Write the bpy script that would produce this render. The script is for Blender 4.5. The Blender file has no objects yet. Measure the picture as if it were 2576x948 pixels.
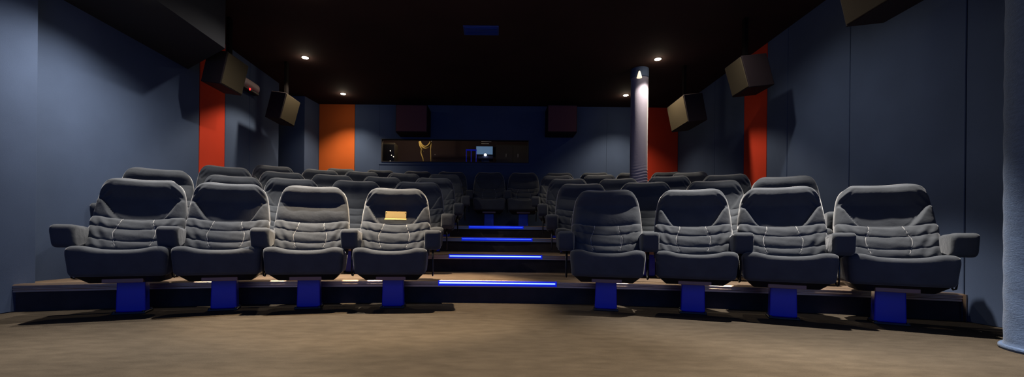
import bpy, bmesh, math, random
import numpy as np
from mathutils import Vector, Matrix
random.seed(4)
SC = bpy.context.scene
COL = SC.collection
PI = math.pi

# ------------------------------------------------------------------ materials
def mat(name, color, rough=0.6, metal=0.0, sheen=0.0, sheen_rough=0.4, spec=0.5, var=0.0, var_scale=3.0,
        bump=0.0, bump_scale=200.0, stretch=(1, 1, 1), emit=None, emit_s=0.0, sheen_tint=(1, 1, 1)):
    m = bpy.data.materials.new(name)
    m.use_nodes = True
    nt = m.node_tree
    b = nt.nodes['Principled BSDF']
    b.inputs['Base Color'].default_value = (*color, 1)
    b.inputs['Roughness'].default_value = rough
    b.inputs['Metallic'].default_value = metal
    b.inputs['Specular IOR Level'].default_value = spec
    if sheen:
        b.inputs['Sheen Weight'].default_value = sheen
        b.inputs['Sheen Roughness'].default_value = sheen_rough
        b.inputs['Sheen Tint'].default_value = (*sheen_tint, 1)
    if emit:
        b.inputs['Emission Color'].default_value = (*emit, 1)
        b.inputs['Emission Strength'].default_value = emit_s
    if var or bump:
        tc = nt.nodes.new('ShaderNodeTexCoord')
        mp = nt.nodes.new('ShaderNodeMapping')
        mp.inputs['Scale'].default_value = stretch
        nt.links.new(tc.outputs['Object'], mp.inputs['Vector'])
    if var:
        n = nt.nodes.new('ShaderNodeTexNoise')
        n.inputs['Scale'].default_value = var_scale
        n.inputs['Detail'].default_value = 6
        nt.links.new(mp.outputs['Vector'], n.inputs['Vector'])
        r = nt.nodes.new('ShaderNodeValToRGB')
        r.color_ramp.elements[0].position = 0.3
        r.color_ramp.elements[1].position = 0.7
        r.color_ramp.elements[0].color = (*[c * (1 - var) for c in color], 1)
        r.color_ramp.elements[1].color = (*[c * (1 + var) for c in color], 1)
        nt.links.new(n.outputs['Fac'], r.inputs['Fac'])
        nt.links.new(r.outputs['Color'], b.inputs['Base Color'])
    if bump:
        n2 = nt.nodes.new('ShaderNodeTexNoise')
        n2.inputs['Scale'].default_value = bump_scale
        n2.inputs['Detail'].default_value = 3
        nt.links.new(mp.outputs['Vector'], n2.inputs['Vector'])
        bp = nt.nodes.new('ShaderNodeBump')
        bp.inputs['Strength'].default_value = bump
        bp.inputs['Distance'].default_value = 0.01
        nt.links.new(n2.outputs['Fac'], bp.inputs['Height'])
        nt.links.new(bp.outputs['Normal'], b.inputs['Normal'])
    return m

M = {}
M['fabric'] = mat('charcoal_velour', (0.045, 0.050, 0.060), 0.9, sheen=0.25, sheen_rough=0.35, spec=0.15, var=0.12, var_scale=9,
                  bump=0.25, bump_scale=26, sheen_tint=(0.9, 0.92, 1.0))
M['edge_highlight'] = mat('grey_edge_highlight', (0.19, 0.19, 0.20), 0.6, sheen=0.8, spec=0.4)  # pale tone imitates rim light along cushion edges and seams
M['seatblack'] = mat('black_plastic', (0.008, 0.008, 0.01), 0.45)
M['pedblue'] = mat('blue_painted_steel', (0.004, 0.012, 0.46), 0.38, metal=0.0, spec=0.5)
M['black'] = mat('matt_black_paint', (0.004, 0.003, 0.003), 0.95, spec=0.05)
M['bracket'] = mat('brown_painted_steel', (0.20, 0.11, 0.09), 0.5)
M['brass'] = mat('brushed_brass', (0.62, 0.44, 0.18), 0.38, metal=0.95, bump=0.06, bump_scale=60, stretch=(1, 1, 20))
M['wallblue'] = mat('navy_wall_fabric', (0.052, 0.074, 0.132), 0.95, spec=0.1, var=0.10, var_scale=2.0, bump=0.1, bump_scale=350)
M['backing'] = mat('dark_wall_backing', (0.006, 0.008, 0.014), 0.9, spec=0.1)
M['red'] = mat('red_wall_fabric', (0.42, 0.034, 0.014), 0.9, spec=0.1, var=0.06, var_scale=3, bump=0.1, bump_scale=350)
M['orange'] = mat('orange_wall_fabric', (0.42, 0.085, 0.016), 0.9, spec=0.1, var=0.06, var_scale=3, bump=0.1, bump_scale=350)
M['ceiling'] = mat('black_ceiling', (0.030, 0.017, 0.016), 0.9, spec=0.1, var=0.15, var_scale=1.5)
M['soffit'] = mat('dark_blue_soffit', (0.024, 0.025, 0.030), 0.9, spec=0.1)
M['carpet'] = mat('taupe_carpet', (0.058, 0.047, 0.036), 1.0, spec=0.05, var=0.16, var_scale=14, bump=0.7, bump_scale=240, stretch=(0.5, 1.2, 1))
M['riser'] = mat('dark_riser_carpet', (0.040, 0.034, 0.034), 0.95, spec=0.1, var=0.15, var_scale=10, bump=0.3, bump_scale=300)
M['tread'] = mat('brown_tread_carpet', (0.12, 0.085, 0.06), 0.95, spec=0.1, var=0.15, var_scale=10, bump=0.3, bump_scale=300)
M['nosing'] = mat('bronze_nosing', (0.42, 0.30, 0.22), 0.35, metal=0.9)
M['speaker_face'] = mat('taupe_speaker_cloth', (0.06, 0.048, 0.030), 0.9, spec=0.1, bump=0.15, bump_scale=400)
M['speaker_plum'] = mat('plum_speaker_cloth', (0.12, 0.05, 0.055), 0.9, spec=0.1)
M['speaker'] = mat('black_speaker_cabinet', (0.012, 0.007, 0.009), 0.7, spec=0.2)
M['lilac'] = mat('lilac_column_cloth', (0.15, 0.145, 0.21), 0.85, sheen=0.3, spec=0.2, bump=0.12, bump_scale=60)
M['denim'] = mat('blue_column_cloth', (0.075, 0.115, 0.21), 0.9, sheen=0.2, spec=0.15, var=0.15, var_scale=20, stretch=(1, 1, 6), bump=0.5, bump_scale=70)
M['steel'] = mat('satin_steel', (0.5, 0.5, 0.52), 0.35, metal=1.0)
M['trimring'] = mat('dark_lamp_ring', (0.05, 0.045, 0.04), 0.5, metal=0.6)
M['lamp'] = mat('lit_lamp', (1, 1, 1), 0.5, emit=(1.0, 0.86, 0.60), emit_s=60)
M['conelamp'] = mat('lit_cone_shade', (1, 0.9, 0.7), 0.5, emit=(1.0, 0.83, 0.60), emit_s=1.1)
M['ledcore'] = mat('led_core', (0.3, 0.4, 1), 0.4, emit=(0.25, 0.42, 1.0), emit_s=2.2)
M['ledsoft'] = mat('led_core_soft', (0.2, 0.3, 1), 0.4, emit=(0.03, 0.12, 1.0), emit_s=0.9)
M['ledbody'] = mat('led_blue_body', (0.02, 0.04, 0.6), 0.35, emit=(0.0, 0.012, 0.9), emit_s=0.42)
M['offwhite'] = mat('rosy_plastic', (0.42, 0.31, 0.31), 0.5)
M['redled'] = mat('red_indicator', (0.8, 0.05, 0.05), 0.4, emit=(1, 0.05, 0.05), emit_s=1.0)
M['booth'] = mat('booth_brown', (0.045, 0.030, 0.032), 0.85, spec=0.1)
M['cable'] = mat('yellow_cable', (0.50, 0.36, 0.10), 0.5)
M['rack'] = mat('rack_brown', (0.03, 0.022, 0.012), 0.6)
M['blueframe'] = mat('blue_lit_frame', (0.02, 0.03, 0.5), 0.4, emit=(0.0, 0.008, 0.5), emit_s=0.2)  # faint emission stands in for blue light falling on the posts
M['screen'] = mat('lit_pale_blue_sheet', (0.3, 0.45, 0.6), 0.6, emit=(0.12, 0.26, 0.46), emit_s=0.42)
M['lens'] = mat('lit_projector_lens', (1, 1, 1), 0.3, emit=(0.85, 0.93, 1.0), emit_s=14)
M['handle'] = mat('pale_grey_metal', (0.6, 0.6, 0.58), 0.4, metal=0.3)
M['dot'] = mat('lit_indicator', (1, 0.95, 0.8), 0.3, emit=(1, 0.9, 0.7), emit_s=1.2)
M['projector'] = mat('dark_projector', (0.02, 0.025, 0.06), 0.5)
M['door'] = mat('dark_brown_door', (0.02, 0.014, 0.012), 0.7)
M['vent'] = mat('navy_vent', (0.012, 0.04, 0.25), 0.5)
g = bpy.data.materials.new('booth_glass'); g.use_nodes = True
nt = g.node_tree; nt.nodes.clear()
o_ = nt.nodes.new('ShaderNodeOutputMaterial'); mx = nt.nodes.new('ShaderNodeMixShader')
tr = nt.nodes.new('ShaderNodeBsdfTransparent'); gl = nt.nodes.new('ShaderNodeBsdfGlossy')
tr.inputs['Color'].default_value = (0.93, 0.94, 0.96, 1); gl.inputs['Roughness'].default_value = 0.02
mx.inputs['Fac'].default_value = 0.0004
nt.links.new(tr.outputs[0], mx.inputs[1]); nt.links.new(gl.outputs[0], mx.inputs[2]); nt.links.new(mx.outputs[0], o_.inputs[0])
M['glass'] = g

# ------------------------------------------------------------------ helpers
def link(name, me, m=None, parent=None, loc=None, rot=None):
    o = bpy.data.objects.new(name, me)
    COL.objects.link(o)
    if m is not None and me is not None:
        me.materials.clear(); me.materials.append(m)
    if parent is not None:
        o.parent = parent
    if loc is not None:
        o.location = loc
    if rot is not None:
        o.rotation_euler = rot
    return o

def tag(o, label=None, cat=None, group=None, kind=None):
    if label: o['label'] = label
    if cat: o['category'] = cat
    if group: o['group'] = group
    if kind: o['kind'] = kind
    return o

def empty(name, loc, rz=0.0):
    o = bpy.data.objects.new(name, None)
    COL.objects.link(o)
    o.location = loc
    o.rotation_euler = (0, 0, rz)
    o.empty_display_size = 0.1
    return o

def pymesh(name, verts, faces, smooth=False):
    me = bpy.data.meshes.new(name)
    me.from_pydata([tuple(v) for v in verts], [], [tuple(f) for f in faces])
    bm = bmesh.new(); bm.from_mesh(me)
    bmesh.ops.recalc_face_normals(bm, faces=bm.faces)
    bm.to_mesh(me); bm.free()
    if smooth:
        for p in me.polygons: p.use_smooth = True
    me.update()
    return me

def hexa(name, pts, bevel=0.0, seg=2):
    """8 points: bottom ring 0-3, top ring 4-7"""
    f = [(0, 1, 2, 3), (4, 5, 6, 7), (0, 1, 5, 4), (1, 2, 6, 5), (2, 3, 7, 6), (3, 0, 4, 7)]
    me = pymesh(name, pts, f)
    if bevel:
        bm = bmesh.new(); bm.from_mesh(me)
        bmesh.ops.bevel(bm, geom=list(bm.edges), offset=bevel, segments=seg, affect='EDGES', profile=0.5)
        bm.to_mesh(me); bm.free()
    return me

def boxme(name, x0, x1, y0, y1, z0, z1, bevel=0.0, seg=2):
    return hexa(name, [(x0, y0, z0), (x1, y0, z0), (x1, y1, z0), (x0, y1, z0), (x0, y0, z1), (x1, y0, z1), (x1, y1, z1), (x0, y1, z1)], bevel, seg)

def prism(name, poly, z0, z1):
    n = len(poly)
    v = [(x, y, z0) for x, y in poly] + [(x, y, z1) for x, y in poly]
    f = [tuple(range(n)), tuple(range(n, 2 * n))] + [(i, (i + 1) % n, n + (i + 1) % n, n + i) for i in range(n)]
    return pymesh(name, v, f)

def tube(name, pts, r, ns=8, closed=False):
    pts = [Vector(p) for p in pts]
    n = len(pts); V = []; F = []
    up = Vector((0.0, 0.0, 1.0)); prev = None
    for i, p in enumerate(pts):
        if closed: t = pts[(i + 1) % n] - pts[i - 1]
        else: t = pts[min(i + 1, n - 1)] - pts[max(i - 1, 0)]
        t.normalize()
        a = prev if prev is not None else (Vector((1, 0, 0)) if abs(t.x) < 0.9 else up)
        a = (a - t * a.dot(t))
        if a.length < 1e-4: a = t.orthogonal()
        a.normalize(); prev = a
        b = t.cross(a)
        for k in range(ns):
            an = 2 * PI * k / ns
            V.append(p + (a * math.cos(an) + b * math.sin(an)) * r)
    m = n if closed else n - 1
    for i in range(m):
        j = (i + 1) % n
        for k in range(ns):
            F.append((i * ns + k, i * ns + (k + 1) % ns, j * ns + (k + 1) % ns, j * ns + k))
    if not closed:
        F.append(tuple(range(ns))); F.append(tuple(range((n - 1) * ns, n * ns)))
    return pymesh(name, V, F, True)

def lathe(name, prof, ns=32, fn=None, cap=True):
    V = []; F = []
    for (r, z) in prof:
        for k in range(ns):
            a = 2 * PI * k / ns
            rr = r + (fn(a, z) if fn else 0)
            V.append((rr * math.cos(a), rr * math.sin(a), z))
    for i in range(len(prof) - 1):
        for k in range(ns):
            F.append((i * ns + k, i * ns + (k + 1) % ns, (i + 1) * ns + (k + 1) % ns, (i + 1) * ns + k))
    if cap:
        F.append(tuple(range(ns))); F.append(tuple(range((len(prof) - 1) * ns, len(prof) * ns)))
    return pymesh(name, V, F, True)

def pillow(name, fpos, nu=48, nv=36):
    """fpos(u, v, side) -> xyz, u, v in [-1, 1]; side +1 front, -1 back; both meet on the rim"""
    V = []; F = []
    U = [math.sin(PI / 2 * (2 * i / nu - 1)) * 0.6 + 0.4 * (2 * i / nu - 1) for i in range(nu + 1)]
    W = [math.sin(PI / 2 * (2 * j / nv - 1)) * 0.6 + 0.4 * (2 * j / nv - 1) for j in range(nv + 1)]
    fi = {}; bi = {}
    for j, v in enumerate(W):
        for i, u in enumerate(U):
            fi[i, j] = len(V); V.append(fpos(u, v, 1))
    for j, v in enumerate(W):
        for i, u in enumerate(U):
            if i in (0, nu) or j in (0, nv): bi[i, j] = fi[i, j]
            else:
                bi[i, j] = len(V); V.append(fpos(u, v, -1))
    for j in range(nv):
        for i in range(nu):
            F.append((fi[i, j], fi[i + 1, j], fi[i + 1, j + 1], fi[i, j + 1]))
            F.append((bi[i, j], bi[i, j + 1], bi[i + 1, j + 1], bi[i + 1, j]))
    return pymesh(name, V, F, True)

def sst(a, b, x):
    t = min(1, max(0, (x - a) / (b - a)))
    return t * t * (3 - 2 * t)

def gauss(x, s): return math.exp(-(x / s) ** 2)

# ------------------------------------------------------------------ room shell
CEIL = 3.14
LW, RW = -3.65, 3.45          # main side wall planes
BW = 8.0                      # back wall plane
floor = link('floor', boxme('floor', -4.2, 4.0, -2.0, 9.0, -0.15, 0.0), M['carpet']); tag(floor, kind='structure')
ceil = link('ceiling', boxme('ceiling', -4.3, 3.9, -2.0, 10.0, CEIL, CEIL + 0.15), M['ceiling']); tag(ceil, kind='structure')
sof = link('ceiling_soffit', prism('ceiling_soffit', [(-3.65, -2.0), (-2.86, -2.0), (-2.86, 4.36), (-3.65, 4.90)], 2.535, CEIL), M['soffit'])
tag(sof, kind='structure')

def panel_wall(name, runs, axis, pos, thick, zlo, zhi, backing):
    """runs: list of (a0, a1, material, pos offset) panels along a wall; axis 'y' (side wall at x = pos) or 'x' (back wall at y = pos)"""
    root = link(name, backing, M['backing']); tag(root, kind='structure')
    for (a0, a1, mm, z0, z1) in runs:
        gpp = 0.003
        if axis == 'y':
            s = 1 if pos > 0 else -1
            me = boxme('fabric_panel', min(pos, pos + s * thick), max(pos, pos + s * thick), a0 + gpp, a1 - gpp, z0, z1, 0.004, 1)
        else:
            me = boxme('fabric_panel', a0 + gpp, a1 - gpp, pos, pos + thick, z0, z1, 0.004, 1)
        nm = 'red_fabric_panel' if mm in ('red', 'orange') else 'fabric_panel'
        p = link(nm, me, M[mm], root)
    return root

T = 0.04
panel_wall('wall_left', [(3.2, 5.10, 'wallblue', 0, CEIL), (5.10, 5.58, 'red', 0, CEIL), (5.58, 6.13, 'wallblue', 0, CEIL),
                         (6.13, 6.95, 'wallblue', 0, CEIL)],
           'y', LW, T, 0, CEIL, boxme('wall_left', LW - T - 0.10, LW - T, 3.0, 6.95, 0, CEIL))
wf = link('wall_left_front', boxme('wall_left_front', -3.85, -3.53, -2.0, 3.2, 0, 2.56, 0.006, 1), M['wallblue']); tag(wf, kind='structure')
# alcove near the back left corner and the angled strip next to it
al = link('wall_left_alcove', prism('wall_left_alcove', [(-3.69, 6.95), (-4.1, 6.95), (-4.1, 7.57), (-3.51, 7.57), (-3.43, 8.05), (-4.25, 8.05), (-4.25, 6.80), (-3.69, 6.80)], 0, CEIL), M['wallblue'])
tag(al, kind='structure')
panel_wall('wall_right', [(-2.0, 3.08, 'wallblue', 0, CEIL), (3.08, 4.10, 'wallblue', 0, CEIL), (4.10, 4.98, 'wallblue', 0, CEIL), (4.98, 5.36, 'wallblue', 0, CEIL),
                          (5.36, 5.86, 'red', 0, CEIL), (5.86, 6.65, 'wallblue', 0, CEIL), (6.65, 8.0, 'wallblue', 0, CEIL)],
           'y', RW, T, 0, CEIL, boxme('wall_right', RW + T, RW + T + 0.1, -2.0, 8.1, 0, CEIL))
# back wall in pieces round the booth opening
WX0, WX1, WZ0, WZ1 = -2.23, 0.594, 2.047, 2.485
back = link('wall_back', None) if False else None
bm = bmesh.new()
root = link('wall_back', boxme('wall_back', -4.2, 3.6, BW + T, BW + T + 0.02, 0, WZ0 - 0.05), M['backing']); tag(root, kind='structure')
for (a, b, z0, z1, mm) in [(-3.43, -2.745, 0, CEIL, 'orange'), (-2.745, -2.27, 0, CEIL, 'wallblue'),
                           (-2.27, 2.08, 0, WZ0, 'wallblue'), (-2.27, WX0, WZ0, WZ1, 'wallblue'), (WX1, 2.08, WZ0, WZ1, 'wallblue'),
                           (-2.27, 2.08, WZ1, CEIL, 'wallblue'), (2.08, 2.545, 0, CEIL, 'wallblue'), (2.545, 2.80, 0, CEIL, 'wallblue'), (2.80, 3.45, 0, CEIL, 'red')]:
    gp = 0.003 if (a, b) != (-2.27, 2.08) and b - a < 1.4 and z1 == CEIL else 0
    link('red_fabric_panel' if mm in ('red', 'orange') else 'fabric_panel', boxme('fabric_panel', a + gp, b - gp, BW, BW + T, z0, z1), M[mm], root)
link('wall_core', boxme('wall_core', -4.2, WX0 - 0.001, BW + T, BW + T + 0.02, WZ0 - 0.05, CEIL), M['backing'], root)
link('wall_core', boxme('wall_core', WX1 + 0.001, 3.6, BW + T, BW + T + 0.02, WZ0 - 0.05, CEIL), M['backing'], root)
link('wall_core', boxme('wall_core', WX0 - 0.001, WX1 + 0.001, BW + T, BW + T + 0.02, WZ1, CEIL), M['backing'], root)
# raised surround, reveal and pane of the booth window
def ring(name, x0, x1, z0, z1, w, y0, y1):
    V = []; F = []
    for y in (y0, y1):
        V += [(x0 - w, y, z0 - w), (x1 + w, y, z0 - w), (x1 + w, y, z1 + w), (x0 - w, y, z1 + w), (x0, y, z0), (x1, y, z0), (x1, y, z1), (x0, y, z1)]
    for i in range(4):
        j = (i + 1) % 4
        F += [(i, j, 4 + j, 4 + i), (8 + i, 8 + j, 12 + j, 12 + i), (i, j, 8 + j, 8 + i), (4 + i, 4 + j, 12 + j, 12 + i)]
    return pymesh(name, V, F)
win = link('window_1', ring('window_1', WX0, WX1, WZ0, WZ1, 0.05, BW - 0.010, BW + 0.002), M['wallblue']); tag(win, kind='structure')
link('window_frame', ring('window_frame', WX0 + 0.012, WX1 - 0.012, WZ0 + 0.012, WZ1 - 0.012, 0.0118, BW - 0.02, BW + 0.058), M['door'], win)
link('pane', boxme('pane', WX0 + 0.012, WX1 - 0.012, BW + 0.03, BW + 0.036, WZ0 + 0.012, WZ1 - 0.012), M['glass'], win)

# ------------------------------------------------------------------ tiers, nosings and aisle lights
def edge_y(x, y0): return y0 - 0.055 * x * x
TIERS = [3.75, 4.79, 5.83, 6.87]
for n, y0 in enumerate(TIERS):
    xs = [LW + (RW - LW) * i / 48 for i in range(49)]
    poly = [(x, edge_y(x, y0)) for x in xs] + [(RW, BW), (LW, BW)]
    z0, z1 = 0.2 * n, 0.2 * (n + 1)
    t = link('floor_tier_%d' % (n + 1), prism('floor_tier', poly, z0, z1 - 0.012), M['riser']); tag(t, kind='structure')
    link('tread_carpet', prism('tread_carpet', poly, z1 - 0.012, z1), M['tread'], t)
    # ridged nosing along the edge of the tier
    prof = [(0.0, -0.055), (-0.018, -0.055), (-0.018, -0.040), (-0.022, -0.036), (-0.022, -0.028), (-0.018, -0.025), (-0.018, -0.018), (-0.022, -0.015),
            (-0.022, -0.007), (-0.018, -0.003), (-0.012, 0.003), (0.02, 0.003), (0.03, 0.005), (0.04, 0.003), (0.05, 0.005), (0.06, 0.002), (0.06, 0.0), (0.0, 0.0)]
    V = []; F = []; k = len(prof)
    for x in xs:
        for (dy, dz) in prof: V.append((x, edge_y(x, y0) + dy, z1 + dz))
    for i in range(len(xs) - 1):
        for j in range(k): F.append((i * k + j, i * k + (j + 1) % k, (i + 1) * k + (j + 1) % k, (i + 1) * k + j))
    F.append(tuple(range(k))); F.append(tuple(range((len(xs) - 1) * k, len(xs) * k)))
    tr_ = link('trim_%d' % (n + 1), pymesh('nosing', V, F), M['nosing']); tag(tr_, kind='structure')
# end cap of the first tier at the right wall
ec = link('trim_5', boxme('end_trim', RW - 0.012, RW - 0.002, 3.055, 3.075, 0, 0.2), M['nosing']); tag(ec, kind='structure')

LED = [(-0.512, 0.533, 'lowest, on the first step by the front row'), (-0.54, 0.515, 'second step up'), (-0.485, 0.49, 'third step up'), (-0.458, 0.43, 'topmost, below the back row')]
names = ['long blue LED strip on the lowest aisle step, brightest of the four', 'blue LED strip on the second aisle step up from the floor',
         'blue LED strip on the third aisle step up, thin bright line', 'shortest blue LED strip, on the topmost aisle step']
for n, (x0, x1, _) in enumerate(LED):
    z = 0.2 * (n + 1); y = TIERS[n] - 0.026
    r = empty('led_strip', (0, y - 0.0, z - 0.022))
    tag(r, names[n], 'light strip', 'blue aisle step lights')
    link('housing', boxme('housing', x0, x1, -0.012, 0.0, -0.024, 0.022, 0.003, 1), M['ledbody'], r)
    link('light_tube', tube('light_tube', [(x0 + 0.004, -0.014, 0.002), (x1 - 0.012, -0.014, 0.002)], 0.0055), M['ledcore'] if n < 2 else M['ledsoft'], r)
    link('end_cap', boxme('end_cap', x1 - 0.010, x1 + 0.004, -0.016, 0.001, -0.026, 0.024, 0.003, 1), M['ledbody'], r)
    link('end_cap', boxme('end_cap', x0 - 0.006, x0 + 0.002, -0.016, 0.001, -0.026, 0.024, 0.003, 1), M['ledbody'], r)

# ------------------------------------------------------------------ cinema seat
def sgn(a): return -1 if a < 0 else 1

def rimfall(u, v, a=9):
    return math.sqrt(max(0, (1 - abs(u) ** a) * (1 - abs(v) ** a)))

def headrest_mesh(kind, seed):
    rnd = random.Random(seed)
    ph = [rnd.uniform(0, 6.28) for _ in range(6)]
    H = 0.345; base = Vector((0, 0.165, 0.668)); tilt = math.radians(13)
    up = Vector((0, math.sin(tilt), math.cos(tilt))); fr = Vector((0, -math.cos(tilt), math.sin(tilt)))
    def outline(u, v):
        s = (v + 1) / 2
        w = 0.289 - 0.012 * s - 0.040 * s ** 2.0
        c = 0.20 * abs(u) ** 4 * max(0, v) ** 3.5
        x = u * w * (1 - c)
        zz = s * H * (1 - 0.0 * c) - 0.036 * abs(u) ** 7 * max(0, v) ** 5
        zz += -0.016 * (1 - u * u) * (1 - s) ** 2            # bottom edge sags in the middle
        zz += (-0.010 * math.cos(u * PI) * s ** 3) * 0.6      # shallow dip along the top edge
        return x, zz, s
    def f(u, v, side):
        x, zz, s = outline(u, v)
        e = rimfall(u, v)
        if side > 0:
            d = 0.042 * e + 0.022
            au = abs(u)
            # thick roll along the top
            d += 0.045 * sst(0.52, 0.80, s) * (1 - sst(0.88, 1.0, s) * 0.7) * e
            if kind == 'lobed':
                # corner lobes raised from a hollow centre, parted by a curved seam
                seam = 0.50 - 0.44 * sst(0.95, 0.42, au) if au > 0.42 else 0.06
                inside = sst(-0.03, 0.03, seam - s)
                d += 0.030 * inside * e * sst(0.36, 0.60, au)
                d -= 0.020 * (1 - inside) * sst(0.75, 0.5, s) * (1 - au ** 3) * e
                d -= 0.010 * gauss(s - seam, 0.035) * e * sst(0.38, 0.5, au)
                # pulled creases at the upper corners
                cr = math.sin(34 * (s - 0.9 * (1 - au)) + ph[0]) * gauss(au - 0.86, 0.16) * gauss(s - 0.63, 0.17)
                d += 0.0095 * cr * e
                d -= 0.006 * gauss(au - 0.60, 0.012) * sst(0.45, 0.25, s) * e
            else:
                d -= 0.014 * gauss(s - 0.55, 0.16) * (1 - au ** 2) * e
                d -= 0.006 * gauss(s - 0.60 + 0.06 * au, 0.022) * e * sst(0.45, 0.7, au)
                d += 0.012 * gauss(s - 0.25, 0.22) * e
            d += 0.0022 * math.sin(7 * u + 4 * s + ph[1]) * math.sin(9 * s - 3 * u + ph[2]) * e
            d -= 0.018 * (1 - u * u) * e * 0.6               # head hollow, side wings forward
        else:
            d = 0.022 - 0.040 * e
        p = base + up * zz + fr * d
        return (x, p.y, p.z)
    me = pillow('headrest', f, 64, 56)
    # pale tube along the rim stands in for its light highlight
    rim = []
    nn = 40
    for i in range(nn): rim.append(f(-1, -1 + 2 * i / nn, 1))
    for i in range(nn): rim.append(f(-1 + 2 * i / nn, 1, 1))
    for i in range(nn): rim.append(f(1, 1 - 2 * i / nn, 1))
    edge_hl = tube('edge_highlight', rim, 0.0042, 6)
    plate = base + up * 0.062 + fr * 0.058
    return me, edge_hl, plate, tilt

def backrest_mesh(seed):
    rnd = random.Random(seed)
    ph = [rnd.uniform(0, 6.28) for _ in range(9)]
    H = 0.300; base = Vector((0, 0.035, 0.415)); tilt = math.radians(26)
    up = Vector((0, math.sin(tilt), math.cos(tilt))); fr = Vector((0, -math.cos(tilt), math.sin(tilt)))
    def f(u, v, side):
        s = (v + 1) / 2; au = abs(u)
        w = 0.293 - 0.006 * s - 0.02 * max(0.0, s - 0.86)
        # scalloped side edges, one scallop per band
        sag = s + 0.12 * (1 - au ** 2.2) - 0.05
        band = sag * 3.0
        fb = band - math.floor(band)
        bulge = max(0.0, math.sin(PI * min(1, max(0, fb)))) ** 0.40
        w += 0.005 * (math.sin(PI * ((s * 3) % 1)) - 0.5)
        x = u * w
        zz = s * H - 0.02 * (1 - u * u) * s ** 3 + 0.012 * (au ** 4) * s
        e = rimfall(u, v)
        if side > 0:
            d = 0.030 + (0.046 + 0.015 * bulge) * e
            d += 0.030 * au ** 2 * e                            # wings wrap forward
            d -= 0.010 * gauss(au - 0.38 - 0.05 * math.sin(7 * s + ph[4]), 0.014) * e            # vertical seams
            d += 0.0045 * math.sin(26 * (au - 0.55 * s) + ph[0] + 2 * math.floor(band)) * gauss(au - 0.72, 0.2) * e
            d += 0.0020 * math.sin(11 * u + 13 * s + ph[1]) * math.sin(17 * s - 6 * u + ph[2]) * e
            d += 0.010 * gauss(s - 0.55, 0.4) * e
        else:
            d = 0.030 - 0.05 * e
        p = base + up * zz + fr * d
        return (x, p.y, p.z)
    me = pillow('backrest', f, 80, 100)
    seam_glints = []
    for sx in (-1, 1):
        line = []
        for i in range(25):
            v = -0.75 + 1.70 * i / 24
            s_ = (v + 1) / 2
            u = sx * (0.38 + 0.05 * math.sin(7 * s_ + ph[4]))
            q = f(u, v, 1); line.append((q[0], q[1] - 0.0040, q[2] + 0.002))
        seam_glints.append(tube('seam', line, 0.0022, 6))  # pale tube laid on the seam as its edge highlight
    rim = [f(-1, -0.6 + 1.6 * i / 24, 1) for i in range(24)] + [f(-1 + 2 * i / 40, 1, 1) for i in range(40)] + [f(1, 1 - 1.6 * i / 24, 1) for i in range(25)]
    return me, tube('edge_highlight', rim, 0.0032, 6), seam_glints  # outline tube imitates bright rim light on the backrest

def sweep(name, ring_fn, nu):
    V = []; F = []; n = None
    for i in range(nu + 1):
        r = ring_fn(2 * i / nu - 1)
        n = len(r); V += r
    for i in range(nu):
        for k in range(n):
            F.append((i * n + k, i * n + (k + 1) % n, (i + 1) * n + (k + 1) % n, (i + 1) * n + k))
    F.append(tuple(range(n))); F.append(tuple(range(nu * n, (nu + 1) * n)))
    return pymesh(name, V, F, True)

def rounded(poly, rad, seg=5):
    """2D polygon with rounded corners; rad per corner"""
    out = []; n = len(poly)
    for i in range(n):
        p = Vector(poly[i]); a = Vector(poly[i - 1]); b = Vector(poly[(i + 1) % n])
        r = rad[i]
        da = (a - p).normalized(); db = (b - p).normalized()
        p0 = p + da * r; p1 = p + db * r
        for k in range(seg + 1):
            t = k / seg
            q = p0 * (1 - t) ** 2 + p * 2 * t * (1 - t) + p1 * t * t
            out.append((q.x, q.y))
    return out

def subdiv(poly, maxl):
    out = []
    for i in range(len(poly)):
        a = poly[i]; b = poly[(i + 1) % len(poly)]
        L = math.hypot(a[0] - b[0], a[1] - b[1]); k = max(1, int(L / maxl))
        for j in range(k): out.append((a[0] + (b[0] - a[0]) * j / k, a[1] + (b[1] - a[1]) * j / k))
    return out

def seat_mesh():
    # profile in (y, z): front low, front high, back high, back low
    pr = subdiv(rounded([(-0.262, 0.288), (-0.285, 0.496), (0.14, 0.452), (0.14, 0.285)], [0.035, 0.060, 0.04, 0.03], 8), 0.03)
    cy, cz = -0.07, 0.385
    def ring_fn(t):
        u = math.sin(PI / 2 * t) * 0.75 + t * 0.25
        a = max(0.0, (abs(u) - 0.86) / 0.14)
        ins = 0.036 * (1 - math.sqrt(max(0, 1 - a * a)))
        out = []
        for (y, z) in pr:
            d = Vector((y - cy, z - cz)); L = d.length
            d2 = d * max(0.05, 1 - ins / L)
            zz = cz + d2.y; yy = cy + d2.x
            hz = (z - 0.275) / 0.217
            hw = 0.281 * (0.955 + 0.045 * min(1, max(0, hz) * 1.3))
            if hz > 0.6:
                zz += -0.020 * math.cos(u * PI / 2) ** 1.5 * sst(0.6, 1, hz) + 0.012 * gauss(abs(u) - 0.72, 0.2) * sst(0.6, 1, hz)
            yy += -0.008 * math.cos(u * PI / 2) * sst(-0.1, -0.26, y)
            out.append((u * hw, yy, zz))
        return out
    return sweep('seat', ring_fn, 40)

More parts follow.
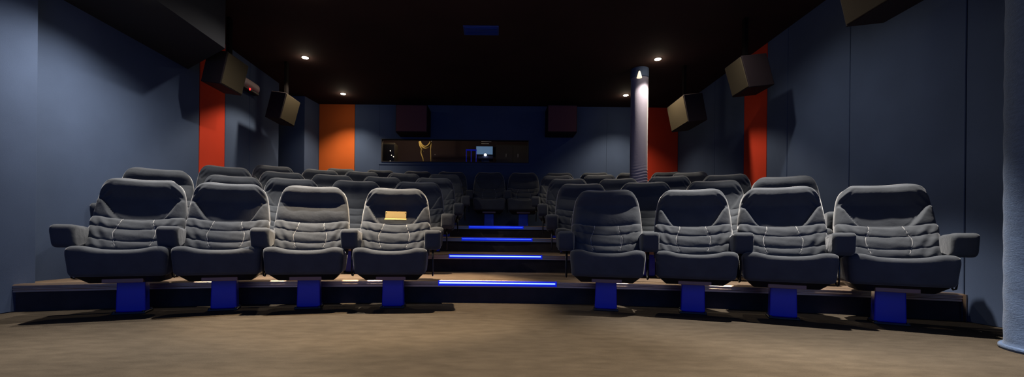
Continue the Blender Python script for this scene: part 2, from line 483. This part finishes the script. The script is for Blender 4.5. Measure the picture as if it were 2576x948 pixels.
def arm_mesh():
    pr = subdiv(rounded([(-0.180, 0.480), (-0.212, 0.640), (0.0, 0.632), (0.14, 0.596), (0.11, 0.500)], [0.045, 0.050, 0.06, 0.05, 0.04], 6), 0.03)
    cy, cz = -0.03, 0.56
    rnd = random.Random(3); p1, p2 = 1.0, 2.4
    def ring_fn(t):
        u = math.sin(PI / 2 * t) * 0.75 + t * 0.25
        a = max(0.0, (abs(u) - 0.62) / 0.38)
        ins = 0.030 * (1 - math.sqrt(max(0, 1 - a * a)))
        out = []
        for (y, z) in pr:
            d = Vector((y - cy, z - cz)); L = d.length
            d2 = d * max(0.05, 1 - ins / L)
            wv = 0.0015 * math.sin(40 * y + 30 * z + p1) * (1 - a)
            out.append((u * 0.0650 + 0.001 * math.sin(50 * z + 30 * y), cy + d2.x, cz + d2.y + wv))
        return out
    return sweep('armrest', ring_fn, 18)

ME = {}
ME['seat'] = seat_mesh()
ME['arm'] = arm_mesh()
HV = [headrest_mesh('lobed', 11), headrest_mesh('lobed', 23), headrest_mesh('plain', 31)]
BV = [backrest_mesh(5), backrest_mesh(17)]
def shell_f(u, v, side):
    s = (v + 1) / 2; e = rimfall(u, v)
    y = 0.135 + 0.165 * s + (0.0 if side > 0 else 0.022 * e)
    return (u * (0.255 - 0.03 * s) * (1 - 0.10 * abs(u) ** 4 * max(0, v) ** 6), y, 0.33 + 0.60 * s - 0.03 * abs(u) ** 6 * max(0, v) ** 6)
ME['shell'] = pillow('back_shell', shell_f, 20, 20)
ME['pan'] = hexa('seat_pan', [(-0.20, -0.14, 0.235), (0.20, -0.14, 0.235), (0.20, 0.10, 0.235), (-0.20, 0.10, 0.235),
                              (-0.255, -0.225, 0.292), (0.255, -0.225, 0.292), (0.255, 0.13, 0.292), (-0.255, 0.13, 0.292)], 0.008)
ME['bracket'] = boxme('front_bracket', -0.115, 0.115, -0.185, -0.135, 0.238, 0.272, 0.004)
ME['ped'] = hexa('pedestal', [(-0.088, -0.045, 0.012), (0.088, -0.045, 0.012), (0.088, 0.045, 0.012), (-0.088, 0.045, 0.012),
                              (-0.083, -0.045, 0.236), (0.083, -0.045, 0.236), (0.083, 0.045, 0.236), (-0.083, 0.045, 0.236)], 0.008)
def plate_me():
    bm = bmesh.new()
    me0 = boxme('t', -0.098, 0.098, -0.085, 0.085, 0.0, 0.014, 0.004); bm.from_mesh(me0)
    for sx in (-1, 1):
        for sy in (-1, 1):
            bmesh.ops.create_cone(bm, cap_ends=True, segments=10, radius1=0.011, radius2=0.009, depth=0.012,
                                  matrix=Matrix.Translation((sx * 0.085, sy * 0.073, 0.018)))
    me = bpy.data.meshes.new('base_plate'); bm.to_mesh(me); bm.free(); return me
ME['base'] = plate_me()
ME['armbar'] = tube('arm_bracket', [(0, 0.03, 0.50), (0, 0.03, 0.36), (0, 0.02, 0.285), (0, -0.02, 0.262), (0, -0.06, 0.270), (0, -0.075, 0.31), (0, -0.07, 0.49)], 0.006, 8)
for k, mm in [('seat', 'fabric'), ('arm', 'fabric'), ('shell', 'seatblack'), ('pan', 'seatblack'), ('bracket', 'bracket'), ('ped', 'pedblue'), ('base', 'seatblack'), ('armbar', 'seatblack')]:
    ME[k].materials.clear(); ME[k].materials.append(M[mm])
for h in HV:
    h[0].materials.append(M['fabric']); h[1].materials.append(M['edge_highlight'])
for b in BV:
    b[0].materials.append(M['fabric']); b[1].materials.append(M['edge_highlight'])
    for q in b[2]: q.materials.append(M['edge_highlight'])

def child(name, me, parent, loc=(0, 0, 0)):
    o = bpy.data.objects.new(name, me); COL.objects.link(o); o.parent = parent; o.location = loc
    return o

def make_seat(hv, bv):
    r = empty('cinema_seat', (0, 0, 0))
    child('seat', ME['seat'], r)
    b = child('backrest', BV[bv][0], r)
    child('edge_highlight', BV[bv][1], b)
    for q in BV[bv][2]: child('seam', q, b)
    h = child('headrest', HV[hv][0], r)
    child('edge_highlight', HV[hv][1], h)
    child('back_shell', ME['shell'], r)
    child('seat_pan', ME['pan'], r)
    child('front_bracket', ME['bracket'], r)
    child('pedestal', ME['ped'], r)
    child('base_plate', ME['base'], r)
    return r

def add_arm(r, sx):
    a = child('armrest', ME['arm'], r, (sx * 0.322, 0, 0))
    child('arm_bracket', ME['armbar'], a)

PROTO = {}
def copy_tree(o, parent=None):
    c = o.copy(); COL.objects.link(c); c.parent = parent
    for ch in list(o.children): copy_tree(ch, c)
    return c

def place_seat(back, z, phi, hv, bv, arms, label, group):
    """back = (x, y) under the top of the headrest; the seat faces the screen turned by phi degrees"""
    a = math.radians(phi)
    x = back[0] + 0.28 * math.sin(a); y = back[1] - 0.28 * math.cos(a)
    key = (hv, bv, arms)
    if key not in PROTO:
        r = make_seat(hv, bv)
        for s in arms: add_arm(r, s)
        PROTO[key] = r
    else:
        r = copy_tree(PROTO[key])
    r.location = (x, y, z); r.rotation_euler = (0, 0, a)
    r['label'] = label; r['category'] = 'chair'; r['group'] = group
    return r

LA, BA, RA = (-1,), (-1, 1), (1,)
G1, G2, G3, G4, G5 = ('charcoal cinema seats of the front row', 'charcoal cinema seats of the second row', 'charcoal cinema seats of the third row',
                      'charcoal cinema seats of the fourth row', 'dark cinema seats along the back wall')
front = [((-0.89, 3.75), 7, 0, 0, BA, 'front row cinema seat with a brass plate on its headrest, left of the aisle'),
         ((-1.59, 3.66), 15, 2, 1, LA, 'front row charcoal seat next to the seat with the brass plate, smooth headrest'),
         ((-2.23, 3.53), 22, 0, 1, LA, 'front row charcoal seat, second from the left wall, between two other seats'),
         ((-2.79, 3.34), 23, 1, 0, LA, 'front row charcoal seat at the end by the left wall, brightly rimmed headrest'),
         ((0.967, 3.72), -13, 2, 1, BA, 'front row dim bluish seat with plain smooth back, right of the aisle'),
         ((1.67, 3.60), -21, 1, 0, RA, 'front row charcoal seat second from the aisle in the right block, creased headrest'),
         ((2.28, 3.40), -26, 0, 1, RA, 'front row charcoal seat third from the aisle in the right block'),
         ((2.93, 3.22), -29, 1, 0, RA, 'front row dark seat at the end nearest the blue cloth-wrapped column')]
for (b, phi, hv, bv, arms, lab) in front:
    place_seat(b, 0.0, phi, hv, bv, arms, lab, G1)
ordn = ['at the aisle', 'second from the aisle', 'third from the aisle', 'fourth from the aisle', 'fifth from aisle by the wall']
def row(backs, z, side, rowname, grp, k):
    for i, b in enumerate(backs):
        if b is None: continue
        phi = -b[0] * (26 / 2.85)
        arms = BA if i == 0 else (LA if side == 'left' else RA)
        if i == len(backs) - 1 and side == 'left': arms = LA
        o = ordn[i] if not (i == len(backs) - 1 and i == 3) else 'fourth from aisle by the wall'
        lab = 'charcoal cinema seat, %s row of %s block, %s' % (rowname, side, o)
        place_seat(b, z, phi, (i + k) % 3, (i + k) % 2, arms, lab, grp)
row([(-0.906, 4.78), (-1.587, 4.72), (-2.25, 4.60), (-2.80, 4.45), (-3.27, 4.05)], 0.2, 'left', 'second', G2, 1)
row([(0.96, 4.77), (1.62, 4.60), (2.28, 4.43), (2.80, 4.11)], 0.2, 'right', 'second', G2, 2)
row([(-0.884, 5.80), (-1.583, 5.75), (-2.21, 5.60), (-2.78, 5.42), (-3.28, 5.05)], 0.4, 'left', 'third', G3, 0)
row([(0.97, 5.75), (1.64, 5.68), (2.22, 5.43), (2.86, 5.25)], 0.4, 'right', 'third', G3, 1)
row([(-0.86, 6.75), (-1.50, 6.68), (-2.13, 6.55), (-2.72, 6.42), (-3.28, 6.12)], 0.6, 'left', 'fourth', G4, 2)
row([(0.97, 6.75), (1.62, 6.65), None, (2.90, 6.30)], 0.6, 'right', 'fourth', G4, 0)
backrow = [((-2.80, 7.50), 'back row seat with pale lit headrest, in front of the orange wall panel'),
           ((-2.13, 7.62), 'dark back row seat next to the one before the orange panel'),
           ((-1.467, 7.70), 'dark back row seat below the left half of the projection window'),
           ((-0.85, 7.72), 'dark back row seat just left of the pair facing the aisle'),
           ((-0.15, 7.74), 'left seat of the dark pair facing straight down the aisle'),
           ((0.48, 7.74), 'right seat of the dark pair facing straight down the aisle'),
           ((1.13, 7.72), 'dark back row seat just right of the pair facing the aisle'),
           ((1.78, 7.65), 'dark back row seat between the aisle pair and the lilac column'),
           ((2.43, 7.60), 'dark back row seat hidden behind the lilac column'),
           ((3.03, 7.50), 'back row seat in front of the dark red panel, beside the right wall')]
for i, (b, lab) in enumerate(backrow):
    place_seat(b, 0.8, -b[0] * (16 / 2.85), i % 3, i % 2, BA if i == 0 else RA, lab, G5)

SEAT_PLATE = [o for o in COL.objects if o.get('label') == front[0][5]][0]
# engraved brass plate with its bright lower lip
pt, tl = HV[0][2], HV[0][3]
bp_ = boxme('brass_plate', -0.088, 0.088, -0.003, 0.003, 0.0, 0.062, 0.0015, 1)
pl = link('brass_plate', bp_, M['brass'], SEAT_PLATE, (0.0, pt.y - 0.016, pt.z), (-0.30, 0, 0)); pl['label'] = 'blank brass plate'
link('bottom_lip', boxme('bottom_lip', -0.092, 0.092, -0.030, 0.0, -0.008, 0.0, 0.0015, 1), M['brass'], pl, (0, 0, 0), (math.radians(38), 0, 0))
for sx in (-1, 1):
    link('rivet', lathe('rivet', [(0.0045, 0), (0.0045, 0.002), (0.002, 0.004)], 10), M['brass'], pl, (sx * 0.08, -0.003, 0.053), (PI / 2, 0, 0))

# ------------------------------------------------------------------ speakers
def wall_speaker(xin_t, xin_b, dep, y0, y1, z0, z1, wallx, label, grp):
    s = 1 if wallx > 0 else -1
    r = empty('wall_speaker', (xin_b, (y0 + y1) / 2, z0)); tag(r, label, 'speaker', grp)
    M_ = Matrix.Translation((-xin_b, -(y0 + y1) / 2, -z0))
    xt, xb = xin_t, xin_b
    ot, ob = xt + s * dep, xb + s * dep
    lift = dep * 0.12
    me = hexa('cabinet', [(xb, y0, z0), (ob, y0, z0 + lift), (ob, y1, z0 + lift), (xb, y1, z0), (xt, y0, z1), (ot, y0, z1 + lift), (ot, y1, z1 + lift), (xt, y1, z1)], 0.006)
    me.transform(M_); link('cabinet', me, M['speaker'], r)
    e = -s * 0.008
    f = hexa('grille', [(xb + e, y0 + .012, z0 + .012), (xb + 0.02 * s, y0 + .012, z0 + .012), (xb + 0.02 * s, y1 - .012, z0 + .012), (xb + e, y1 - .012, z0 + .012),
                        (xt + e, y0 + .012, z1 - .012), (xt + 0.02 * s, y0 + .012, z1 - .012), (xt + 0.02 * s, y1 - .012, z1 - .012), (xt + e, y1 - .012, z1 - .012)], 0.003, 1)
    f.transform(M_); link('grille', f, M['speaker_face'], r)
    ym = (y0 + y1) / 2; zm = (z0 + z1) / 2
    xm = (xt + ot) / 2
    b = boxme('ceiling_bracket', xm - 0.02, xm + 0.02, ym - 0.03, ym + 0.03, z1 - 0.01, CEIL, 0.004)
    b.transform(M_); link('ceiling_bracket', b, M['black'], r)
    return r
GS = 'angled surround speakers on the side walls'
wall_speaker(-3.055, -3.135, 0.22, 4.70, 5.10, 2.295, 2.660, LW, 'angled speaker above the left wall red panel, taupe lit face', GS)
wall_speaker(-3.00, -3.09, 0.21, 5.90, 6.32, 2.25, 2.62, LW, 'angled speaker on left wall beyond the emergency lamp', GS)
wall_speaker(2.66, 2.75, 0.30, 2.88, 3.31, 2.28, 2.66, RW, 'angled speaker nearest the camera, high on the right wall by the frame top', GS)
wall_speaker(2.69, 2.785, 0.28, 4.63, 4.97, 2.29, 2.64, RW, 'angled speaker above the right wall red panel', GS)
wall_speaker(2.58, 2.655, 0.26, 5.81, 6.38, 2.24, 2.62, RW, 'angled speaker with taupe face on right wall, farthest back, beside the lilac column', GS)
for (x0, x1, z0, lab) in [(-1.87, -1.29, 2.52, 'dark plum box speaker on the back wall above the left half of the window'),
                          (0.90, 1.44, 2.545, 'dark plum box speaker on the back wall right of the projection window')]:
    r = empty('box_speaker', ((x0 + x1) / 2, 7.8, z0)); tag(r, lab, 'speaker', 'box speakers on the back wall')
    w = (x1 - x0) / 2
    link('cabinet', boxme('cabinet', -w, w, -0.19, 0.2005, 0, 0.50, 0.008), M['speaker'], r)
    link('grille', boxme('grille', -w + 0.012, w - 0.012, -0.20, -0.18, 0.014, 0.486, 0.004), M['speaker_plum'], r)

# ------------------------------------------------------------------ emergency lamp on the left wall
r = empty('emergency_lamp', (LW - 0.004, 6.0, 2.76)); tag(r, 'rosy rounded emergency lamp with red indicator between two speakers, left wall', 'emergency light')
def el(u, v, side):
    x = 0.0 if side < 0 else 0.135 * (max(0, (1 - abs(u) ** 6) * (1 - abs(v) ** 3.5))) ** 0.5
    return (x, u * 0.23, v * 0.07)
link('diffuser', pillow('diffuser', el, 28, 20), M['offwhite'], r)
link('base', boxme('base', 0.0, 0.09, -0.22, 0.22, -0.085, -0.045, 0.01), M['seatblack'], r)
ind = lathe('indicator', [(0.018, 0), (0.018, 0.01), (0.010, 0.018)], 14)
link('indicator', ind, M['redled'], r, (0.085, -0.02, -0.068), (0, PI / 2, 0))

# ------------------------------------------------------------------ columns
def folds(a, z):
    k = gauss(z - 1.42 + 0.6, 0.16)
    return 0.010 * math.sin(z * 150 + 2.2 * math.sin(a * 2)) * k + 0.0018 * math.sin(3 * a + 4 * z)
zz = [0.0 + i * (CEIL - 0.6) / 220 for i in range(221)]
prof = [(0.125, z) for z in zz]
r = empty('fabric_column', (2.11, 6.25, 0.6)); tag(r, 'slim lilac cloth-wrapped column between the seat rows, gathered folds low down', 'column', kind='thing')
link('cloth_sleeve', lathe('cloth_sleeve', prof, 48, folds), M['lilac'], r)
link('top_collar', lathe('top_collar', [(0.130, 2.40), (0.133, 2.41), (0.133, 2.537), (0.130, 2.539)], 48), M['wallblue'], r)
def folds2(a, z): return 0.0012 * math.sin(z * 38 + 2.5 * math.sin(2 * a) + 1.4 * math.sin(5 * a)) + 0.003 * math.sin(5 * a + 2 * z)
prof2 = [(0.236 + (0.012 if z < 0.03 else 0), z) for z in [i * CEIL / 200 for i in range(201)]]
r = empty('cloth_column', (2.975, 2.148, 0)); tag(r, 'thick blue cloth-wrapped column standing at the right edge of the picture', 'column', kind='thing')
link('cloth_wrap', lathe('cloth_wrap', prof2, 64, folds2), M['denim'], r)
link('base_band', lathe('base_band', [(0.244, 0.0), (0.252, 0.004), (0.252, 0.02), (0.246, 0.026)], 64), M['denim'], r)
# small cone lamp on the slim column
r = empty('cone_lamp', (2.055, 6.095, 2.96)); tag(r, 'tiny glowing cone lamp at the top of the lilac column', 'lamp')
link('cone_shade', lathe('cone_shade', [(0.038, 0.0), (0.036, 0.006), (0.012, 0.092), (0.008, 0.098)], 20), M['conelamp'], r)
link('stem', tube('stem', [(0, 0, 0.095), (0, 0.0, 0.115), (0, 0.045, 0.115)], 0.005), M['trimring'], r)

# ------------------------------------------------------------------ ceiling fittings
WARM = (1.0, 0.84, 0.62)
NEUT = (1.0, 0.92, 0.80)
def downlight(x, y, label, watts, angle=104, blend=0.35, color=WARM, spill=0.008, zc=CEIL):
    r = empty('downlight', (x, y, zc)); tag(r, label, 'ceiling light', 'recessed ceiling downlights')
    link('trim_ring', lathe('trim_ring', [(0.045, -0.002), (0.060, -0.004), (0.062, 0.0)], 28, cap=False), M['trimring'], r)
    link('lamp', lathe('lamp', [(0.044, -0.004), (0.030, -0.010), (0.008, -0.013)], 24), M['lamp'], r)
    ld = bpy.data.lights.new('spot', 'SPOT'); ld.energy = watts; ld.color = color
    ld.spot_size = math.radians(angle); ld.spot_blend = blend; ld.shadow_soft_size = 0.03
    lo = bpy.data.objects.new('spot_beam', ld); COL.objects.link(lo); lo.parent = r; lo.location = (0, 0, -0.03)
    if spill:
        ld2 = bpy.data.lights.new('spill', 'POINT'); ld2.energy = watts * spill; ld2.color = color; ld2.shadow_soft_size = 0.04
        lo2 = bpy.data.objects.new('spill', ld2); COL.objects.link(lo2); lo2.parent = r; lo2.location = (0, 0, -0.06)
    return r
DL = [(-2.76, 7.42, 'glowing ceiling downlight nearest the orange panel, back left', 150, 112, 0.85),
      (-2.76, 5.95, 'glowing ceiling downlight in front of the back left one', 130, 104, 0.3),
      (2.24, 5.88, 'glowing ceiling downlight right of the lilac column', 130, 104, 0.3),
      (2.24, 7.34, 'glowing ceiling downlight just left of the lilac column, farther back', 125, 112, 0.85)]
for (x, y, lab, w_, an, bl) in DL: downlight(x, y, lab, w_, an, bl)
OFF = [(-2.90, 3.40, 215, 150, 1.0, NEUT, 2.535), (-1.90, 3.42, 600, 64, 0.6, NEUT, CEIL), (-0.95, 3.42, 1050, 54, 0.5, (1.0, 0.79, 0.53), CEIL), (2.15, 3.25, 1000, 60, 0.5, NEUT, CEIL),
       (-2.00, 4.44, 90, 142, 0.6, NEUT, CEIL), (2.24, 4.22, 70, 150, 0.9, NEUT, CEIL),
       (-1.9, 0.95, 800, 60, 0.6, NEUT, CEIL), (0.35, 1.20, 1150, 70, 0.6, WARM, CEIL), (2.0, 0.95, 800, 60, 0.6, NEUT, CEIL)]
for (x, y, w_, an, bl, c_, zc_) in OFF:
    downlight(x, y, 'ceiling downlight over the front of the hall, out of the picture', w_, an, bl, c_, 0.0, zc_)
r = empty('ceiling_vent', (-0.22, 5.12, CEIL)); tag(r, 'dark blue rectangular vent in the black ceiling above the aisle', 'vent')
link('vent_frame', boxme('vent_frame', -0.215, 0.215, -0.11, 0.11, -0.012, 0.0, 0.003, 1), M['vent'], r)
for i in range(5):
    link('slat', boxme('slat', -0.195, 0.195, -0.085 + i * 0.038, -0.067 + i * 0.038, -0.022, -0.010), M['vent'], r)

# ------------------------------------------------------------------ projection booth behind the pane
bx0, bx1, by0, by1, bz0, bz1 = -2.75, 1.05, 8.062, 9.75, 1.6, 2.98
V = [(bx0, by0, bz0), (bx1, by0, bz0), (bx1, by1, bz0), (bx0, by1, bz0), (bx0, by0, bz1), (bx1, by0, bz1), (bx1, by1, bz1), (bx0, by1, bz1)]
bo = link('wall_booth', pymesh('wall_booth', V, [(0, 1, 2, 3), (4, 5, 6, 7), (1, 2, 6, 5), (2, 3, 7, 6), (3, 0, 4, 7)]), M['booth']); tag(bo, kind='structure')
r = empty('equipment_cabinet', (-2.24, 8.62, 1.6)); tag(r, 'dark equipment cabinet with small white lights at the window left end', 'cabinet')
link('body', boxme('body', -0.14, 0.14, -0.10, 0.15, 0, 0.93, 0.006), M['rack'], r)
link('front_panel', boxme('front_panel', -0.12, 0.125, -0.115, -0.099, 0.45, 0.90, 0.004), M['seatblack'], r)
for (x, z) in [(0.05, 0.765), (0.075, 0.675), (0.115, 0.645), (0.05, 0.555)]:
    link('indicator', lathe('indicator', [(0.010, 0), (0.010, 0.006), (0.004, 0.010)], 10), M['dot'], r, (x, -0.115, z), (PI / 2, 0, 0))
# yellow cables hung in loops
def arc(x0, x1, zt, zb, y, n=14):
    return [(x0 + (x1 - x0) * i / n, y, zt - (zt - zb) * math.sin(PI * i / n) ** 0.7) for i in range(n + 1)]
r = empty('cable_hook_rail', (-1.55, 9.0, 2.70)); tag(r, 'dark rail behind the window that the yellow cables hang from', 'rail')
link('rail', boxme('rail', -0.25, 0.25, -0.02, 0.02, 0.0, 0.03, 0.003, 1), M['door'], r)
for hx in (-0.125, 0.125): link('hook', tube('hook', [(hx, 0, 0.005), (hx, 0, -0.02), (hx, -0.03, -0.035), (hx, -0.035, -0.015)], 0.006), M['steel'], r)
link('hanger', tube('hanger', [(0, 0, 0.03), (0, 0, 0.28)], 0.008), M['door'], r)
CB = [('broad yellow cable loop hanging behind the window, outermost of three', [(-1.68, 8.97, 2.67)] + arc(-1.68, -1.43, 2.66, 2.525, 8.97) , 0.017),
      ('inner yellow cable loop hanging behind the window', arc(-1.66, -1.45, 2.665, 2.56, 8.945), 0.015),
      ('yellow cable trailing down left of the hanging loops', [(-1.69, 8.96, 2.66), (-1.675, 8.96, 2.58), (-1.63, 8.96, 2.50), (-1.60, 8.96, 2.44), (-1.64, 8.95, 2.52), (-1.645, 8.95, 2.42), (-1.60, 8.95, 2.30), (-1.585, 8.95, 2.20)], 0.013),
      ('thin yellow cable dropping straight down right of the loops', [(-1.43, 8.96, 2.66), (-1.44, 8.96, 2.5), (-1.435, 8.96, 2.35), (-1.43, 8.96, 2.20)], 0.010)]
for lab, pts, rr in CB:
    o = link('hanging_cable', tube('hanging_cable', pts, rr, 8), M['cable']); tag(o, lab, 'cable', 'yellow cables in the booth')
# blue upright rack, lit sheet, projector
r = empty('blue_rack', (-0.585, 9.2, 1.6)); tag(r, 'narrow blue upright rack left of the bright projector', 'rack')
for x in (-0.108, 0.0, 0.108): link('post', boxme('post', x - 0.007, x + 0.007, -0.02, 0.02, 0, 0.945, 0.003, 1), M['blueframe'], r)
link('top_bar', boxme('top_bar', -0.118, 0.118, -0.02, 0.02, 0.935, 0.962, 0.003, 1), M['blueframe'], r)
r = empty('lit_sheet', (-0.31, 9.66, 2.55)); tag(r, 'pale blue glowing sheet on the booth wall behind the projector', 'screen')
link('sheet', boxme('sheet', -0.19, 0.19, 0, 0.012, 0.0, 0.185, 0.003, 1), M['screen'], r)
link('sheet_frame', ring('sheet_frame', -0.19, 0.19, 0.0, 0.185, 0.012, -0.004, 0.03), M['projector'], r)
r = empty('projector', (-0.274, 9.2, 1.6)); tag(r, 'projector with dazzling white lens behind the booth window', 'projector')
link('body', boxme('body', -0.17, 0.17, 0.0, 0.32, 0.76, 0.83, 0.01), M['projector'], r)
link('lens', lathe('lens', [(0.027, 0), (0.027, 0.02), (0.020, 0.03)], 24), M['lens'], r, (0, 0.002, 0.845), (PI / 2, 0, 0))
link('lens_barrel', lathe('lens_barrel', [(0.044, 0.0), (0.044, 0.06), (0.040, 0.064)], 24), M['projector'], r, (0, 0.068, 0.845), (PI / 2, 0, 0))
link('stand', boxme('stand', -0.09, 0.09, 0.06, 0.26, 0, 0.762, 0.006), M['projector'], r)
for (x, z, w, lab) in [(-0.25, 2.694, 0.107, 'upper of two slim silver tubes above the projector'), (-0.275, 2.648, 0.082, 'lower of two slim silver tubes above the projector')]:
    r = empty('tube_fitting', (x, 9.0, z)); tag(r, lab, 'tube lamp', 'silver tubes above the projector')
    link('tube', tube('tube', [(-w, 0, 0), (w, 0, 0)], 0.008), M['handle'], r)
    for sx in (-1, 1): link('hanger', tube('hanger', [(sx * w * 0.9, 0, 0.005), (sx * w * 0.9, 0, bz1 - z)], 0.003), M['door'], r)
r = empty('booth_cupboard', (0.33, 9.55, 1.6)); tag(r, 'dark brown cupboard with two upright handles at the window right end', 'cupboard')
link('carcass', boxme('carcass', -0.38, 0.42, 0.0, 0.18, 0, 1.16, 0.005), M['door'], r)
for x0, x1, hx in ((-0.37, 0.015, -0.14), (0.022, 0.41, 0.13)):
    d = link('door', boxme('door', x0, x1, -0.02, 0.0, 0.02, 1.14, 0.003, 1), M['door'], r)
    link('handle', tube('handle', [(hx, -0.02, 0.868), (hx, -0.045, 0.872), (hx, -0.045, 0.935), (hx, -0.02, 0.939)], 0.006), M['handle'], d)
ld = bpy.data.lights.new('booth_fill_left', 'POINT'); ld.energy = 22; ld.color = (1, 0.78, 0.5); ld.shadow_soft_size = 0.05  # unseen light added to brighten the left of the booth
lo = bpy.data.objects.new('booth_fill_left', ld); COL.objects.link(lo); lo.location = (-2.0, 8.45, 2.9)
ld = bpy.data.lights.new('booth_fill_right', 'POINT'); ld.energy = 3; ld.color = (1, 0.85, 0.7); ld.shadow_soft_size = 0.05  # second unseen light, added to lift the booth's right side
lo = bpy.data.objects.new('booth_fill_right', ld); COL.objects.link(lo); lo.location = (0.4, 8.45, 2.9)

# ------------------------------------------------------------------ surroundings and camera
w = bpy.data.worlds.new('World'); SC.world = w; w.use_nodes = True
bg = w.node_tree.nodes['Background']
bg.inputs['Color'].default_value = (0.10, 0.28, 1.0, 1); bg.inputs['Strength'].default_value = 0.9

cd = bpy.data.cameras.new('Camera'); cam = bpy.data.objects.new('Camera', cd); COL.objects.link(cam)
cd.sensor_fit = 'HORIZONTAL'; cd.sensor_width = 36.0; cd.lens = 36.0 * 1050 / 2576
cd.shift_x = 38 / 2576; cd.shift_y = 131 / 2576; cd.clip_start = 0.05
cam.matrix_world = Matrix.Translation((0, 0, 0.56)) @ Matrix.Rotation(PI / 2, 4, 'X') @ Matrix.Rotation(math.radians(0.6), 4, 'Z')
SC.camera = cam
SC.view_settings.view_transform = 'Standard'; SC.view_settings.look = 'None'
SC.view_settings.exposure = 0.0; SC.view_settings.gamma = 1.0
SC.view_settings.use_curve_mapping = False
